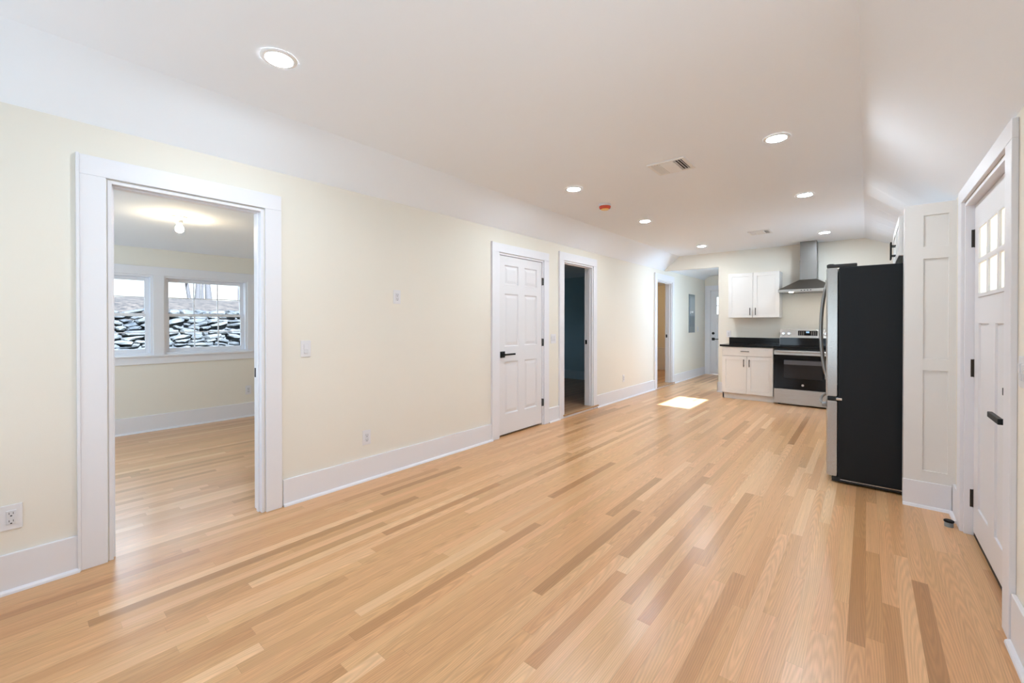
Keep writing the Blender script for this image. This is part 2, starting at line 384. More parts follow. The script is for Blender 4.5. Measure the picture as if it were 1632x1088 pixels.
# baseboards with shoe moulding
BH = .187
def base_x(bm, x, side, segs, h=BH):
    for y0, y1 in segs:
        bx(bm, min(x, x+side*.016), max(x, x+side*.016), y0, y1, 0, h, .004)
        prism(bm, [(x+side*.016, 0), (x+side*.034, 0), (x+side*.032, .010), (x+side*.026, .016), (x+side*.016, .019)], 1, y0, y1)
def base_y(bm, y, side, segs, h=BH):
    for x0, x1 in segs:
        bx(bm, x0, x1, min(y, y+side*.016), max(y, y+side*.016), 0, h, .004)
        prism(bm, [(y+side*.016, 0), (y+side*.034, 0), (y+side*.032, .010), (y+side*.026, .016), (y+side*.016, .019)], 0, x0, x1)
b = BM(); base_x(b, XL, 1, [(Y0, .222), (1.222, 3.375), (4.45, 4.692), (5.708, 7.985), (9.055, YH)]); struct('baseboard_left', b, M['trim'])
b = BM(); base_x(b, XR, -1, [(Y0, 2.58), (3.895, 4.085)], .205); struct('baseboard_right', b, M['trim'])
b = BM(); base_y(b, YB, -1, [(-2.136, -1.915)]); bx(b, -2.136, -2.120, YB-.016, YB+TH, 0, BH, .004); struct('baseboard_back', b, M['trim'])
b = BM(); base_x(b, XB, 1, [(-1.48, 3.1)], .192); struct('baseboard_bedroom', b, M['trim'])
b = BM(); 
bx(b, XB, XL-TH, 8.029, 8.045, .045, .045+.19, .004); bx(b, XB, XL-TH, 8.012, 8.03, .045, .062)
struct('baseboard_dark_room', b, plain('blue_grey_dimmed_trim', (.44, .56, .61), .4))  # baseboard toned down too, the dim room put into its colour
b = BM(); bx(b, -5.48, XL-TH, 11.234, 11.25, .03, .21, .004); bx(b, -5.48, XL-TH, 11.238, 11.25, .21, .60); bx(b, -5.48, XL-TH, 11.225, 11.25, .60, .625, .004); struct('baseboard_warm_room', b, M['trim'])
b = BM(); base_y(b, YH, -1, [(XL, -3.12), (-2.08, -2.02)]); struct('baseboard_hall', b, M['trim'])

# door casings and jambs
def opening_trim(n, op, cw, top, depth=TH, stop=True, z0=0.0, strike=None):
    ya, yb, _, zt = op
    b = BM()
    bx(b, XL, XL+.020, ya-cw, ya-.006, z0, zt+.006, .003); bx(b, XL, XL+.020, yb+.006, yb+cw, z0, zt+.006, .003)
    bx(b, XL, XL+.020, ya-cw, yb+cw, zt+.006, top, .003)
    bx(b, XL, XL+.026, ya-cw-.012, ya-cw, z0, top+.004, .002)                   # thin back band on the near edge
    bx(b, XL-TH-.018, XL-TH, ya-cw, ya-.006, z0, zt+.006, .003); bx(b, XL-TH-.018, XL-TH, yb+.006, yb+cw, z0, zt+.006, .003)
    bx(b, XL-TH-.018, XL-TH, ya-cw, yb+cw, zt+.006, zt+cw, .003)
    t = struct(f'trim_{n}', b, M['trim'])
    j = BM(); e = .018
    bx(j, XL-depth-.004, XL+.006, ya, ya+e, z0, zt, .002); bx(j, XL-depth-.004, XL+.006, yb-e, yb, z0, zt, .002)
    bx(j, XL-depth-.004, XL+.006, ya+e, yb-e, zt-e, zt, .002)
    if stop:
        s0, s1 = XL-.062, XL-.030
        bx(j, s0, s1, ya+e, ya+e+.011, z0, zt-e, .002); bx(j, s0, s1, yb-e-.011, yb-e, z0, zt-e, .002)
        bx(j, s0, s1, ya+e+.011, yb-e-.011, zt-e-.011, zt-e, .002)
    obj('jamb', j, M['trim'], t)
    if strike:
        s = BM(); bx(s, XL-.112, XL-.082, yb-e-.003, yb-e+.001, strike-.032, strike+.032, .002)
        obj('strike_plate', s, M['black'], t)
    return t
opening_trim(1, A, .108, 2.168, strike=.945)
opening_trim(2, C, .110, 2.175, stop=False)
opening_trim(3, D, .108, 2.24, z0=.0, strike=1.0)
opening_trim(4, E_, .118, 2.255, z0=.0, strike=1.01)

def hinge(parent, box, mat, knuckle):
    h = BM(); bx(h, *box, .002); tube(h, [knuckle[0], knuckle[1]], .008, 10)
    return obj('hinge', h, mat, parent, smooth=True)

def panelled(bm, axis, face, back, u0, u1, z0, z1, panels, rec=.010, raised=True, sign=1):
    """a stile and rail slab whose outer face lies at `face`; panels (ua, ub, za, zb) are recessed, with a raised field if asked"""
    us = sorted({u0, u1, *[p[0] for p in panels], *[p[1] for p in panels]})
    zs = sorted({z0, z1, *[p[2] for p in panels], *[p[3] for p in panels]})
    def V(u, z, d):
        x = face - sign*d
        return bm.verts.new((x, u, z) if axis == 0 else (u, x, z))
    def quad(a, c, d1=0, d2=0): pass
    def face4(pts):
        bm.faces.new([V(*p) for p in pts])
    def inside(u, z): return any(p[0] < u < p[1] and p[2] < z < p[3] for p in panels)
    for ua, ub in zip(us, us[1:]):
        for za, zb in zip(zs, zs[1:]):
            if not inside((ua+ub)/2, (za+zb)/2): face4([(ua, za, 0), (ub, za, 0), (ub, zb, 0), (ua, zb, 0)])
    def ring(a, da, c, dc):
        A4 = [(a[0], a[2], da), (a[1], a[2], da), (a[1], a[3], da), (a[0], a[3], da)]
        C4 = [(c[0], c[2], dc), (c[1], c[2], dc), (c[1], c[3], dc), (c[0], c[3], dc)]
        for i in range(4): face4([A4[i], A4[(i+1) % 4], C4[(i+1) % 4], C4[i]])
    def inset(p, t): return (p[0]+t, p[1]-t, p[2]+t, p[3]-t)
    for p in panels:
        if raised:
            q1, q2, q3 = inset(p, .010), inset(p, .020), inset(p, .048)
            ring(p, 0, q1, rec); ring(q1, rec, q2, rec); ring(q2, rec, q3, rec*.35)
            last, dl = q3, rec*.35
        else:
            q1 = inset(p, .0015); ring(p, 0, q1, rec); last, dl = q1, rec
        face4([(last[0], last[2], dl), (last[1], last[2], dl), (last[1], last[3], dl), (last[0], last[3], dl)])
    T = abs(face-back)
    c = [(u0, z0), (u1, z0), (u1, z1), (u0, z1)]
    for i in range(4):
        (a, z), (a2, z2) = c[i], c[(i+1) % 4]; face4([(a, z, 0), (a2, z2, 0), (a2, z2, T), (a, z, T)])
    face4([(u, z, T) for u, z in c])
    bmesh.ops.remove_doubles(bm, verts=bm.verts[:], dist=1e-5)
    return bm

# ------------------------------------------------------------------ closet door (six panels, black lever)
d1 = sempty('door_1', (XL-.02, 3.9, .02))
b = BM()
c1, c2, c3, c4 = 3.605, 3.85, 3.965, 4.212
panelled(b, 0, XL-.004, XL-.040, 3.511, 4.314, .024, 2.046,
         [(u, v, z, w) for u, v in ((c1, c2), (c3, c4)) for z, w in ((.25, .845), (1.02, 1.62), (1.722, 1.946))], rec=.011)
obj('door_slab', b, M['door'], d1)
for z in (1.808, 1.043, .285):
    hinge(d1, (XL-.006, XL+.004, 4.312, 4.336, z-.048, z+.048), M['black'], ((XL+.010, 4.324, z-.046), (XL+.010, 4.324, z+.046)))
lv = BM(); bx(lv, XL-.004, XL+.006, 3.525, 3.60, .896, .966, .003); tube(lv, [(XL+.004, 3.562, .931), (XL+.045, 3.562, .931)], .011)
bx(lv, XL+.036, XL+.050, 3.553, 3.735, .921, .941, .003)
obj('door_handle', lv, M['black'], d1)
b = BM(); bx(b, XL-.06, XL-.05, C[0]+.02, C[1]-.02, 0, 2.05); struct('wall_closet_back', b, M['gap'])

# ------------------------------------------------------------------ front door on the right, six-lite
d2 = sempty('door_2', (XR+.05, 3.24, .01))
XD = XR+.036
b = BM()
yA, yB_ = FD[0]+.022, FD[1]-.022
gy0, gy1, gz0, gz1 = 2.885, 3.615, 1.452, 1.842
def fdoor():
    f = BM()
    pans = [(3.36, 3.632, .20, 1.287), (2.885, 3.215, .20, 1.287)]
    # solid frame around the glass, built as blocks
    bx(f, XD, XD+.042, yA, yB_, .028, gz0); bx(f, XD, XD+.042, yA, yB_, gz1, 2.0)
    bx(f, XD, XD+.042, yA, gy0, gz0, gz1); bx(f, XD, XD+.042, gy1, yB_, gz0, gz1)
    return f, pans
f = BM()
pans = [(3.36, 3.632, .20, 1.287), (2.885, 3.215, .20, 1.287)]
panelled(f, 0, XD, XD+.042, yA, yB_, .028, gz0, pans, rec=.009, raised=False, sign=-1)
bx(f, XD, XD+.042, yA, yB_, gz1, 2.0); bx(f, XD, XD+.042, yA, gy0, gz0, gz1); bx(f, XD, XD+.042, gy1, yB_, gz0, gz1)
obj('door_slab', f, M['door'], d2)
f = BM(); w3 = (gy1-gy0)/3
for k in (1, 2): bx(f, XD-.007, XD+.046, gy0+w3*k-.015, gy0+w3*k+.015, gz0, gz1, .003)
bx(f, XD-.0075, XD+.0465, gy0, gy1, (gz0+gz1)/2-.014, (gz0+gz1)/2+.014, .003)
for (u0, u1, z0, z1) in ((gy0-.012, gy1+.012, gz1-.006, gz1+.014), (gy0-.012, gy1+.012, gz0-.014, gz0+.006), (gy0-.012, gy0+.008, gz0, gz1), (gy1-.008, gy1+.012, gz0, gz1)):
    bx(f, XD-.006, XD+.002, u0, u1, z0, z1, .002)
obj('muntin', f, M['door'], d2)
f = BM(); bx(f, XD+.003, XD+.007, gy0, gy1, gz0, gz1); obj('glass', f, M['frosted'], d2)
for z in (1.80, 1.015, .225):
    hinge(d2, (XD-.003, XD+.004, yB_-.002, yB_+.030, z-.055, z+.055), M['bronze'], ((XD-.008, yB_+.006, z-.053), (XD-.008, yB_+.006, z+.053)))
f = BM(); lathe(f, (XD-.012, 2.775, .862), [(.032, 0), (.032, .012)], 0); tube(f, [(XD-.008, 2.775, .862), (XD-.055, 2.775, .862)], .010)
bx(f, XD-.066, XD-.048, 2.735, 2.945, .850, .876, .004); obj('door_handle', f, M['black'], d2)
f = BM(); lathe(f, (XD-.010, 2.855, .975), [(.026, 0), (.026, .010)], 0); bx(f, XD-.032, XD-.008, 2.842, 2.868, .965, .998, .002); obj('deadbolt', f, M['black'], d2)
# its jamb and casing
b = BM()
cw = .115; xf = XR-.020
bx(b, xf, XR, FD[0]-cw, FD[0]-.004, 0, 2.03, .003); bx(b, xf, XR, FD[1]+.004, FD[1]+cw, 0, 2.03, .003); bx(b, xf, XR, FD[0]-cw, FD[1]+cw, 2.03, 2.112, .003)
t5 = struct('trim_5', b, M['trim'])
j = BM()
bx(j, XR-.004, XR+TH, FD[0], FD[0]+.02, 0, FD[3], .002); bx(j, XR-.004, XR+TH, FD[1]-.02, FD[1], 0, FD[3], .002); bx(j, XR-.004, XR+TH, FD[0]+.02, FD[1]-.02, FD[3]-.018, FD[3], .002)
bx(j, XD+.044, XD+.056, FD[0]+.02, FD[0]+.032, 0, FD[3]-.018); bx(j, XD+.044, XD+.056, FD[1]-.032, FD[1]-.02, 0, FD[3]-.018); bx(j, XD+.044, XD+.056, FD[0]+.02, FD[1]-.02, FD[3]-.03, FD[3]-.018)
obj('jamb', j, M['trim'], t5)
s = BM(); bx(s, XD+.002, XR+TH, FD[0]+.021, FD[1]-.021, 0, .018, .003); obj('door_sill', s, M['black'], t5)
# unseen roof slab added to block sun from the front door and side window
b = BM(); bx(b, XR+TH, 3.5, -1.6, 4.4, 2.22, 2.33); struct('roof_added_sunblock', b, M['ext'])

# ------------------------------------------------------------------ hall end door
d3 = sempty('door_3', (-2.6, YH, .01))
yd = YH+.012
f = BM()
panelled(f, 1, yd, yd+.04, -2.995, -2.207, .012, 1.50, [(-2.87, -2.66, .22, 1.30), (-2.54, -2.33, .22, 1.30)], rec=.009, raised=False, sign=-1)
bx(f, -2.995, -2.207, yd, yd+.04, 1.93, 2.085); bx(f, -2.995, -2.86, yd, yd+.04, 1.50, 1.93); bx(f, -2.342, -2.207, yd, yd+.04, 1.50, 1.93)
obj('door_slab', f, M['door'], d3)
f = BM()
for k in (1, 2): bx(f, -2.86+.1727*k-.01, -2.86+.1727*k+.01, yd-.003, yd+.043, 1.50, 1.93)
bx(f, -2.86, -2.342, yd-.0035, yd+.0435, 1.705, 1.725); obj('muntin', f, M['door'], d3)
f = BM(); bx(f, -2.86, -2.342, yd+.018, yd+.024, 1.50, 1.93); obj('glass', f, M['glass'], d3)
f = BM(); lathe(f, (-2.935, yd-.012, 1.026), [(.032, 0), (.032, .012)], 1); bx(f, -2.940, -2.930, yd-.03, yd-.01, 1.01, 1.042, .002); obj('deadbolt', f, M['black'], d3)
f = BM(); bx(f, -2.968, -2.900, yd-.010, yd, .850, .918, .003); tube(f, [(-2.935, yd-.004, .884), (-2.935, yd-.05, .884)], .010); bx(f, -2.945, -2.800, yd-.058, yd-.044, .874, .894, .003); obj('door_handle', f, M['black'], d3)
b = BM()
bx(b, -3.126, -3.006, YH-.02, YH, 0, 2.10, .003); bx(b, -2.196, -2.08, YH-.02, YH, 0, 2.10, .003); bx(b, -3.126, -2.08, YH-.02, YH, 2.10, 2.215, .003)
t6 = struct('trim_6', b, M['trim'])
j = BM(); bx(j, -3.012, -2.998, YH-.004, YH+TH, 0, 2.095, .002); bx(j, -2.204, -2.19, YH-.004, YH+TH, 0, 2.095, .002); bx(j, -2.998, -2.204, YH-.004, YH+TH, 2.088, 2.095); obj('jamb', j, M['trim'], t6)

# ------------------------------------------------------------------ windows
def window_x(n, xin, ya, yb, za, zb, out=-1, cols=3, rows=2):
    """double-hung window in a wall of constant x; xin = room face of the wall, out = direction of the outside"""
    o = out
    w = sempty(f'window_{n}', (xin+o*.07, (ya+yb)/2, za))
    def X(a, c): return (min(xin+o*a, xin+o*c), max(xin+o*a, xin+o*c))
    f = BM(); t = .022
    for (u0, u1, z0, z1) in ((ya, ya+t, za, zb), (yb-t, yb, za, zb), (ya+t, yb-t, za, za+t), (ya+t, yb-t, zb-t, zb)):
        bx(f, *X(-.002, .13), u0, u1, z0, z1)
    obj('window_frame', f, M['trim'], w)
    zm = (za+zb)/2+.005
    for nm, (d0, d1), (z0, z1), rl in (('upper_sash', (.092, .122), (zm-.018, zb-t), (.036, .040)), ('lower_sash', (.058, .088), (za+t, zm+.018), (.052, .036))):
        s = BM(); u0, u1 = ya+t, yb-t; sw = .040
        bx(s, *X(d0, d1), u0, u0+sw, z0, z1, .003); bx(s, *X(d0, d1), u1-sw, u1, z0, z1, .003)
        bx(s, *X(d0, d1), u0+sw, u1-sw, z0, z0+rl[0], .003); bx(s, *X(d0, d1), u0+sw, u1-sw, z1-rl[1], z1, .003)
        so = obj(nm, s, M['trim'], w)
        m = BM(); a0, a1, c0, c1 = u0+sw, u1-sw, z0+rl[0], z1-rl[1]
        for k in range(1, cols): bx(m, *X(d0+.006, d1-.006), a0+(a1-a0)*k/cols-.0055, a0+(a1-a0)*k/cols+.0055, c0, c1)
        for k in range(1, rows): bx(m, *X(d0+.0065, d1-.0065), a0, a1, c0+(c1-c0)*k/rows-.0055, c0+(c1-c0)*k/rows+.0055)
        obj('muntin', m, M['trim'], so)
        g = BM(); bx(g, *X(d0+.013, d0+.017), a0, a1, c0, c1); obj('glass', g, M['glass'], so)
    l = BM(); ym = (ya+yb)/2; bx(l, *X(.070, .090), ym-.03, ym+.03, zm+.016, zm+.028, .003); obj('sash_lock', l, M['trim'], w)
    return w
window_x(1, XB, .10, 1.085, .905, 1.855); window_x(2, XB, 1.188, 2.085, .905, 1.855)
b = BM()
bx(b, XB, XB+.02, .0, 2.18, 1.855, 1.958, .003); bx(b, XB, XB+.02, 2.085, 2.18, .905, 1.855, .003); bx(b, XB, XB+.02, 1.085, 1.188, .905, 1.855, .003); bx(b, XB, XB+.02, .0, .10, .905, 1.855, .003)
bx(b, XB-.05, XB+.045, -.02, 2.195, .885, .907, .004); bx(b, XB, XB+.02, .0, 2.18, .80, .885, .003)
struct('trim_7', b, M['trim'])

def window_y(n, yin, xa, xb, za, zb, out):
    w = sempty(f'window_{n}', ((xa+xb)/2, yin+out*.06, za)); f = BM(); t = .05
    def Yr(a, c): return (min(yin+out*a, yin+out*c), max(yin+out*a, yin+out*c))
    for (u0, u1, z0, z1) in ((xa, xa+t, za, zb), (xb-t, xb, za, zb), (xa+t, xb-t, za, za+t), (xa+t, xb-t, zb-t, zb), (xa+t, xb-t, (za+zb)/2-.025, (za+zb)/2+.025)):
        bx(f, u0, u1, *Yr(.03, .09), z0, z1)
    obj('window_frame', f, M['trim'], w)
    g = BM(); bx(g, xa+t, xb-t, *Yr(.058, .062), za+t, zb-t); obj('glass', g, M['glass'], w)
    c = BM()
    for (u0, u1, z0, z1) in ((xa-.1, xa, za-.1, zb+.1), (xb, xb+.1, za-.1, zb+.1), (xa, xb, za-.1, za), (xa, xb, zb, zb+.1)): bx(c, u0, u1, *Yr(-.02, 0), z0, z1)
    obj('window_casing', c, M['trim'], w)
window_y(8, -1.48, -5.6, -4.2, .8, 1.95, -1); window_x(9, XR, .45, 1.55, .72, 1.95, out=1)  # unseen bedroom and right-wall windows, added as openings for the fill lamps
window_y(3, Y0, -2.85, -1.85, .75, 2.0, -1); window_y(4, Y0, -1.15, -.15, .75, 2.0, -1); window_y(5, 9.9, -1.75, -.75, .85, 2.05, 1)
w = sempty('window_6', (XK+.035, 6.855, 1.445)); f = BM()
for (u0, u1, z0, z1) in ((6.35, 6.362, 1.452, 1.785), (7.348, 7.36, 1.452, 1.785), (6.362, 7.348, 1.452, 1.462), (6.362, 7.348, 1.775, 1.785)): bx(f, XK, XK+.06, u0, u1, z0, z1)
obj('window_frame', f, M['trim'], w)
g = BM(); bx(g, XK+.028, XK+.032, 6.362, 7.348, 1.462, 1.775); obj('glass', g, M['glass'], w)
w = sempty('window_7', (XB-.06, 7.0, .9)); f = BM()
for (u0, u1, z0, z1) in ((6.6, 6.64, .9, 1.7), (7.36, 7.4, .9, 1.7), (6.64, 7.36, .9, .94), (6.64, 7.36, 1.66, 1.7)): bx(f, XB-.1, XB-.02, u0, u1, z0, z1)
obj('window_frame', f, M['trim'], w)
g = BM(); bx(g, XB-.062, XB-.058, 6.64, 7.36, .94, 1.66); obj('glass', g, M['glass'], w)

# ------------------------------------------------------------------ tall panelled end wall beside the refrigerator
b = BM()
pp = [(.300, .424, z0, z1) for z0, z1 in ((1.816, 2.037), (1.037, 1.735), (.258, .960))]
panelled(b, 1, 4.10, 4.235, .203, XR, .0, 2.116, pp, rec=.009, raised=False, sign=-1)
pan = tag(obj('end_panel', b, M['cab']), 'tall white shaker panel closing the end of the refrigerator alcove', 'cabinet panel')
b = BM(); bx(b, .199, XR-.018, 4.092, 4.102, 0, .182, .003); prism(b, [(4.075, 0), (4.092, 0), (4.092, .019), (4.081, .014)], 0, .199, XR-.018); obj('base_trim', b, M['trim'], pan)

# ------------------------------------------------------------------ refrigerator (french door, freezer drawer), front faces -x
fy0, fy1 = 4.270, 5.180
fr = thing('refrigerator', 'black sided french door refrigerator with stainless front beside the white panel', 'refrigerator', (.2, 4.725, 0))
b = BM(); bx(b, -.170, .49, fy0, fy1, .045, 1.735, .006); obj('body', b, M['fside'], fr)
b = BM(); bx(b, -.176, -.168, fy0+.012, fy1-.012, .05, 1.725); obj('gasket', b, M['gap'], fr)
b = BM(); bx(b, -.215, .47, fy0+.012, fy1-.012, .012, .048, .003); bx(b, -.155, .48, fy0+.002, fy0+.014, .016, .030, .002)
for x in (-.12, .42):
    for y in (fy0+.07, fy1-.07): lathe(b, (x, y, 0), [(.020, 0), (.020, .02)])
obj('base_grille', b, M['gap'], fr)
b = BM(); bx(b, -.16, .48, fy0-.001, fy0+.003, .0335, .0375); obj('base_rail', b, M['chrome'], fr)
def fdoor_mesh(y0, y1, z0, z1):
    m = BM(); n = 10; pts = []
    for i in range(n+1):
        t = i/n; y = y0+(y1-y0)*t
        pts.append((-.243-.012*(1-(2*t-1)**4)-.006*min(1, min(t, 1-t)*14), y))
    pts += [(-.182, y1), (-.182, y0)]
    prism(m, pts, 2, z0, z1)
    es = [e for e in m.edges if abs(e.verts[0].co.z-e.verts[1].co.z) < 1e-5]
    bmesh.ops.bevel(m, geom=es, offset=.004, segments=2, affect='EDGES')
    return m
ym = (fy0+fy1)/2
for y0, y1, hy in ((fy0, ym-.003, ym-.045), (ym+.003, fy1, ym+.045)):
    dr = obj('door', fdoor_mesh(y0, y1, .698, 1.732), M['steely'], fr, smooth=True)
    h = BM()
    pts = [(-.258-.060*math.sin(PI*min(max((t), 0), 1))**.55, hy, .79+(1.665-.79)*t) for t in [i/18 for i in range(19)]]
    tube(h, pts, .0115, 12)
    bx(h, -.285, -.250, hy-.012, hy+.012, .785, .845, .004); bx(h, -.285, -.250, hy-.012, hy+.012, 1.61, 1.67, .004)
    obj('handle', h, M['steelz'], dr, smooth=True)
dr = obj('freezer_drawer', fdoor_mesh(fy0, fy1, .055, .660), M['steely'], fr, smooth=True)
h = BM()
pts = [(-.258-.055*math.sin(PI*t)**.45, fy0+.09+(fy1-fy0-.18)*t, .615) for t in [i/18 for i in range(19)]]
tube(h, pts, .0115, 12); bx(h, -.285, -.25, fy0+.078, fy0+.102, .595, .635, .004); bx(h, -.285, -.25, fy1-.102, fy1-.078, .595, .635, .004)
obj('handle', h, M['steelz'], dr, smooth=True)
b = BM(); bx(b, -.243, -.18, fy0+.004, fy1-.004, .664, .694, .004); obj('divider', b, M['gap'], fr)
b = BM(); bx(b, -.188, -.150, fy0-.005, fy0+.03, .668, .688, .003); obj('middle_hinge', b, M['chrome'], fr)
for y0 in (fy0, fy1-.055):
    b = BM(); bx(b, -.252, -.06, y0, y0+.055, 1.735, 1.760, .006); lathe(b, (-.225, y0+.0275, 1.735), [(.022, 0), (.022, .028), (.016, .031)]); obj('hinge_cover', b, M['gap'], fr, smooth=True)

# cabinet above the refrigerator
cb = thing('wall_cabinet', 'white cabinet hung above the refrigerator with black bar handles', 'cabinet', (.33, 4.72, 1.79), None)
b = BM(); bx(b, .200, .495, 4.262, 5.19, 1.790, 2.085, .002); obj('body', b, M['cab'], cb)
for y0, y1, hy in ((4.264, 4.724, 4.685), (4.728, 5.188, 4.767)):
    b = BM(); panelled(b, 0, .180, .1985, y0, y1, 1.792, 2.083, [(y0+.055, y1-.055, 1.847, 2.028)], rec=.006, raised=False, sign=-1)
    dd = obj('door', b, M['cab'], cb)
    h = BM(); tube(h, [(.150, hy, 1.815), (.150, hy, 1.955)], .0055, 10); tube(h, [(.150, hy, 1.845), (.181, hy, 1.845)], .0045, 8); tube(h, [(.150, hy, 1.925), (.181, hy, 1.925)], .0045, 8)
    obj('handle', h, M['black'], dd, smooth=True)

# ------------------------------------------------------------------ kitchen run on the back wall
yf = 7.86
def pull(parent, a, c, y):
    h = BM(); a = Vector(a); c = Vector(c); d = (c-a).normalized(); p1 = a+d*.02; p2 = c-d*.02
    tube(h, [a, c], .0058, 10); tube(h, [p1, (p1.x, y, p1.z)], .005, 8); tube(h, [p2, (p2.x, y, p2.z)], .005, 8)
    return obj('handle', h, M['black'], parent, smooth=True)
bc = thing('base_cabinet', 'white shaker base cabinet with one drawer and two doors under black worktop', 'cabinet', (-1.525, 8.19, 0))
b = BM(); bx(b, -1.905, -1.145, yf+.021, YB-.002, .10, .886, .001); obj('body', b, M['cab'], bc)
b = BM(); bx(b, -1.905, -1.145, yf+.060, yf+.075, 0, .10); bx(b, -1.905, -1.885, yf+.06, YB-.002, 0, .10); obj('toe_kick', b, M['cab'], bc)
b = BM(); bx(b, -1.900, -1.150, yf, yf+.020, .735, .880, .003); dw = obj('drawer', b, M['cab'], bc); pull(dw, (-1.610, yf-.03, .812), (-1.485, yf-.03, .812), yf)
for x0, x1, hx in ((-1.900, -1.527, -1.566), (-1.523, -1.150, -1.484)):
    b = BM(); panelled(b, 1, yf, yf+.020, x0, x1, .105, .728, [(x0+.057, x1-.057, .162, .671)], rec=.007, raised=False, sign=-1)
    dd = obj('door', b, M['cab'], bc); pull(dd, (hx, yf-.03, .555), (hx, yf-.03, .680), yf)
wt_ = BM(); bx(wt_, -1.935, -1.136, yf-.025, YB-.001, .887, .920, .003); wk = tag(obj('worktop', wt_, M['granite']), 'black polished stone worktop on the white base cabinet', 'worktop')
b = BM(); bx(b, -1.932, -1.138, YB-.022, YB-.001, .9205, 1.025, .002); obj('backsplash', b, M['granite'], wk)
uc = thing('wall_cabinet', 'white two door wall cabinet left of the range hood', 'cabinet', (-1.495, 8.34, 1.375))
b = BM(); bx(b, -1.880, -1.110, 8.200, YB-.001, 1.378, 2.150, .002); obj('body', b, M['cab'], uc)
for x0, x1, hx in ((-1.878, -1.497, -1.537), (-1.493, -1.112, -1.453)):
    b = BM(); panelled(b, 1, 8.178, 8.198, x0, x1, 1.382, 2.147, [(x0+.057, x1-.057, 1.439, 2.090)], rec=.007, raised=False, sign=-1)
    dd = obj('door', b, M['cab'], uc); pull(dd, (hx, 8.148, 1.420), (hx, 8.148, 1.545), 8.178)

# range hood
hd = thing('range_hood', 'stainless chimney range hood on the wall over the range', 'range hood', (-.72, 8.25, 1.78))
hx0, hx1, hyf = -1.105, -.345, 8.0
b = BM()
lo = [(hx0, hyf), (hx1, hyf), (hx1, YB-.001), (hx0, YB-.001)]
hi = [(-.838, 8.225), (-.608, 8.225), (-.608, YB-.001), (-.838, YB-.001)]
va = [b.verts.new((x, y, 1.822)) for x, y in lo]; vb = [b.verts.new((x, y, 1.985)) for x, y in hi]
b.faces.new(va); b.faces.new(vb)
for i in range(4): b.faces.new((va[i], va[(i+1) % 4], vb[(i+1) % 4], vb[i]))
obj('canopy', b, M['steelhood'], hd)
b = BM(); bx(b, hx0, hx1, hyf, YB-.001, 1.780, 1.822, .002); lip = obj('canopy_lip', b, M['steel'], hd)
b = BM()
for k in range(4): bx(b, -.80+.04*k, -.78+.04*k, hyf-.003, hyf+.001, 1.795, 1.807, .001)
obj('button', b, M['gap'], lip)
b = BM(); bx(b, -.836, -.610, 8.227, YB-.001, 1.985, 2.30, .002); obj('lower_flue', b, M['steelz'], hd)
b = BM(); bx(b, -.832, -.614, 8.231, YB-.001, 2.30, 2.598, .002); fl = obj('upper_flue', b, M['steelz'], hd)
b = BM()
for k in range(4): bx(b, -.6145, -.6135, 8.27, 8.40, 2.42+.03*k, 2.43+.03*k)
obj('vent_slot', b, M['gap'], fl)
b = BM(); bx(b, -1.03, -.42, 8.06, 8.42, 1.774, 1.781, .002); obj('filter', b, M['steelz'], hd)
for x in (-.93, -.465):
    b = BM(); lathe(b, (x, 8.035, 1.772), [(.024, 0), (.026, .009)]); obj('hood_light', b, M['hoodlens'], hd)

# range
rg = thing('range', 'stainless electric range with black glass oven door under the hood', 'range', (-.75, 8.1, 0))
rx0, rx1, ry = -1.130, -.370, 7.845
b = BM(); bx(b, rx0+.002, rx1-.002, ry+.002, 8.46, .03, .900, .002)
for x in (rx0+.06, rx1-.06):
    for y in (ry+.06, 8.38): lathe(b, (x, y, 0), [(.018, 0), (.018, .031)])
obj('body', b, M['gap'], rg)
b = BM(); bx(b, rx0, rx1, ry-.035, ry, .022, .252, .004); obj('storage_drawer', b, M['steel'], rg)
b = BM(); bx(b, rx0, rx1, ry-.035, ry, .256, .786, .004); od = obj('oven_door', b, M['glass_black'], rg)
b = BM(); bx(b, rx0+.135, rx1-.135, ry-.0362, ry-.034, .425, .712, .0005); obj('oven_window', b, M['ovenwin'], od)
b = BM(); bx(b, rx0+.135, rx1-.135, ry-.0364, ry-.0345, .640, .705); obj('window_band', b, plain('grey_window_band', (.075, .075, .085), .2), od)
b = BM(); bx(b, rx0, rx1, ry-.037, ry, .787, .858, .003); hb = obj('handle_panel', b, M['steel'], od)
b = BM(); tube(b, [(rx0+.03, ry-.085, .838), (rx1-.03, ry-.085, .838)], .013, 14)
for x in (rx0+.06, rx1-.06): bx(b, x-.012, x+.012, ry-.085, ry-.03, .826, .850, .003)
obj('handle', b, M['steel'], od, smooth=True)
lg = BM(); lathe(lg, (-.749, ry-.0385, .328), [(.0165, 0), (.0165, .0035)], 1, 36); bd = obj('badge', lg, M['chrome'], od)
fc = bpy.data.curves.new('badge_lettering', 'FONT'); fc.body = 'GE'; fc.size = .017; fc.align_x = 'CENTER'; fc.align_y = 'CENTER'; fc.extrude = .0003; fc.materials.append(M['panel_door'])
ft = bpy.data.objects.new('text_source', fc); COL.objects.link(ft); bpy.context.view_layer.update()
me = bpy.data.meshes.new_from_object(ft.evaluated_get(bpy.context.evaluated_depsgraph_get())); bpy.data.objects.remove(ft)
fo = bpy.data.objects.new('lettering', me); COL.objects.link(fo); fo.parent = bd; fo.location = Vector((-.749, ry-.0392, .328))-wpos(bd); fo.rotation_euler = (PI/2, 0, 0)
b = BM(); bx(b, rx0-.002, rx1+.002, ry-.045, 8.40, .900, .918, .004); ct = obj('cooktop', b, M['glass_black'], rg)
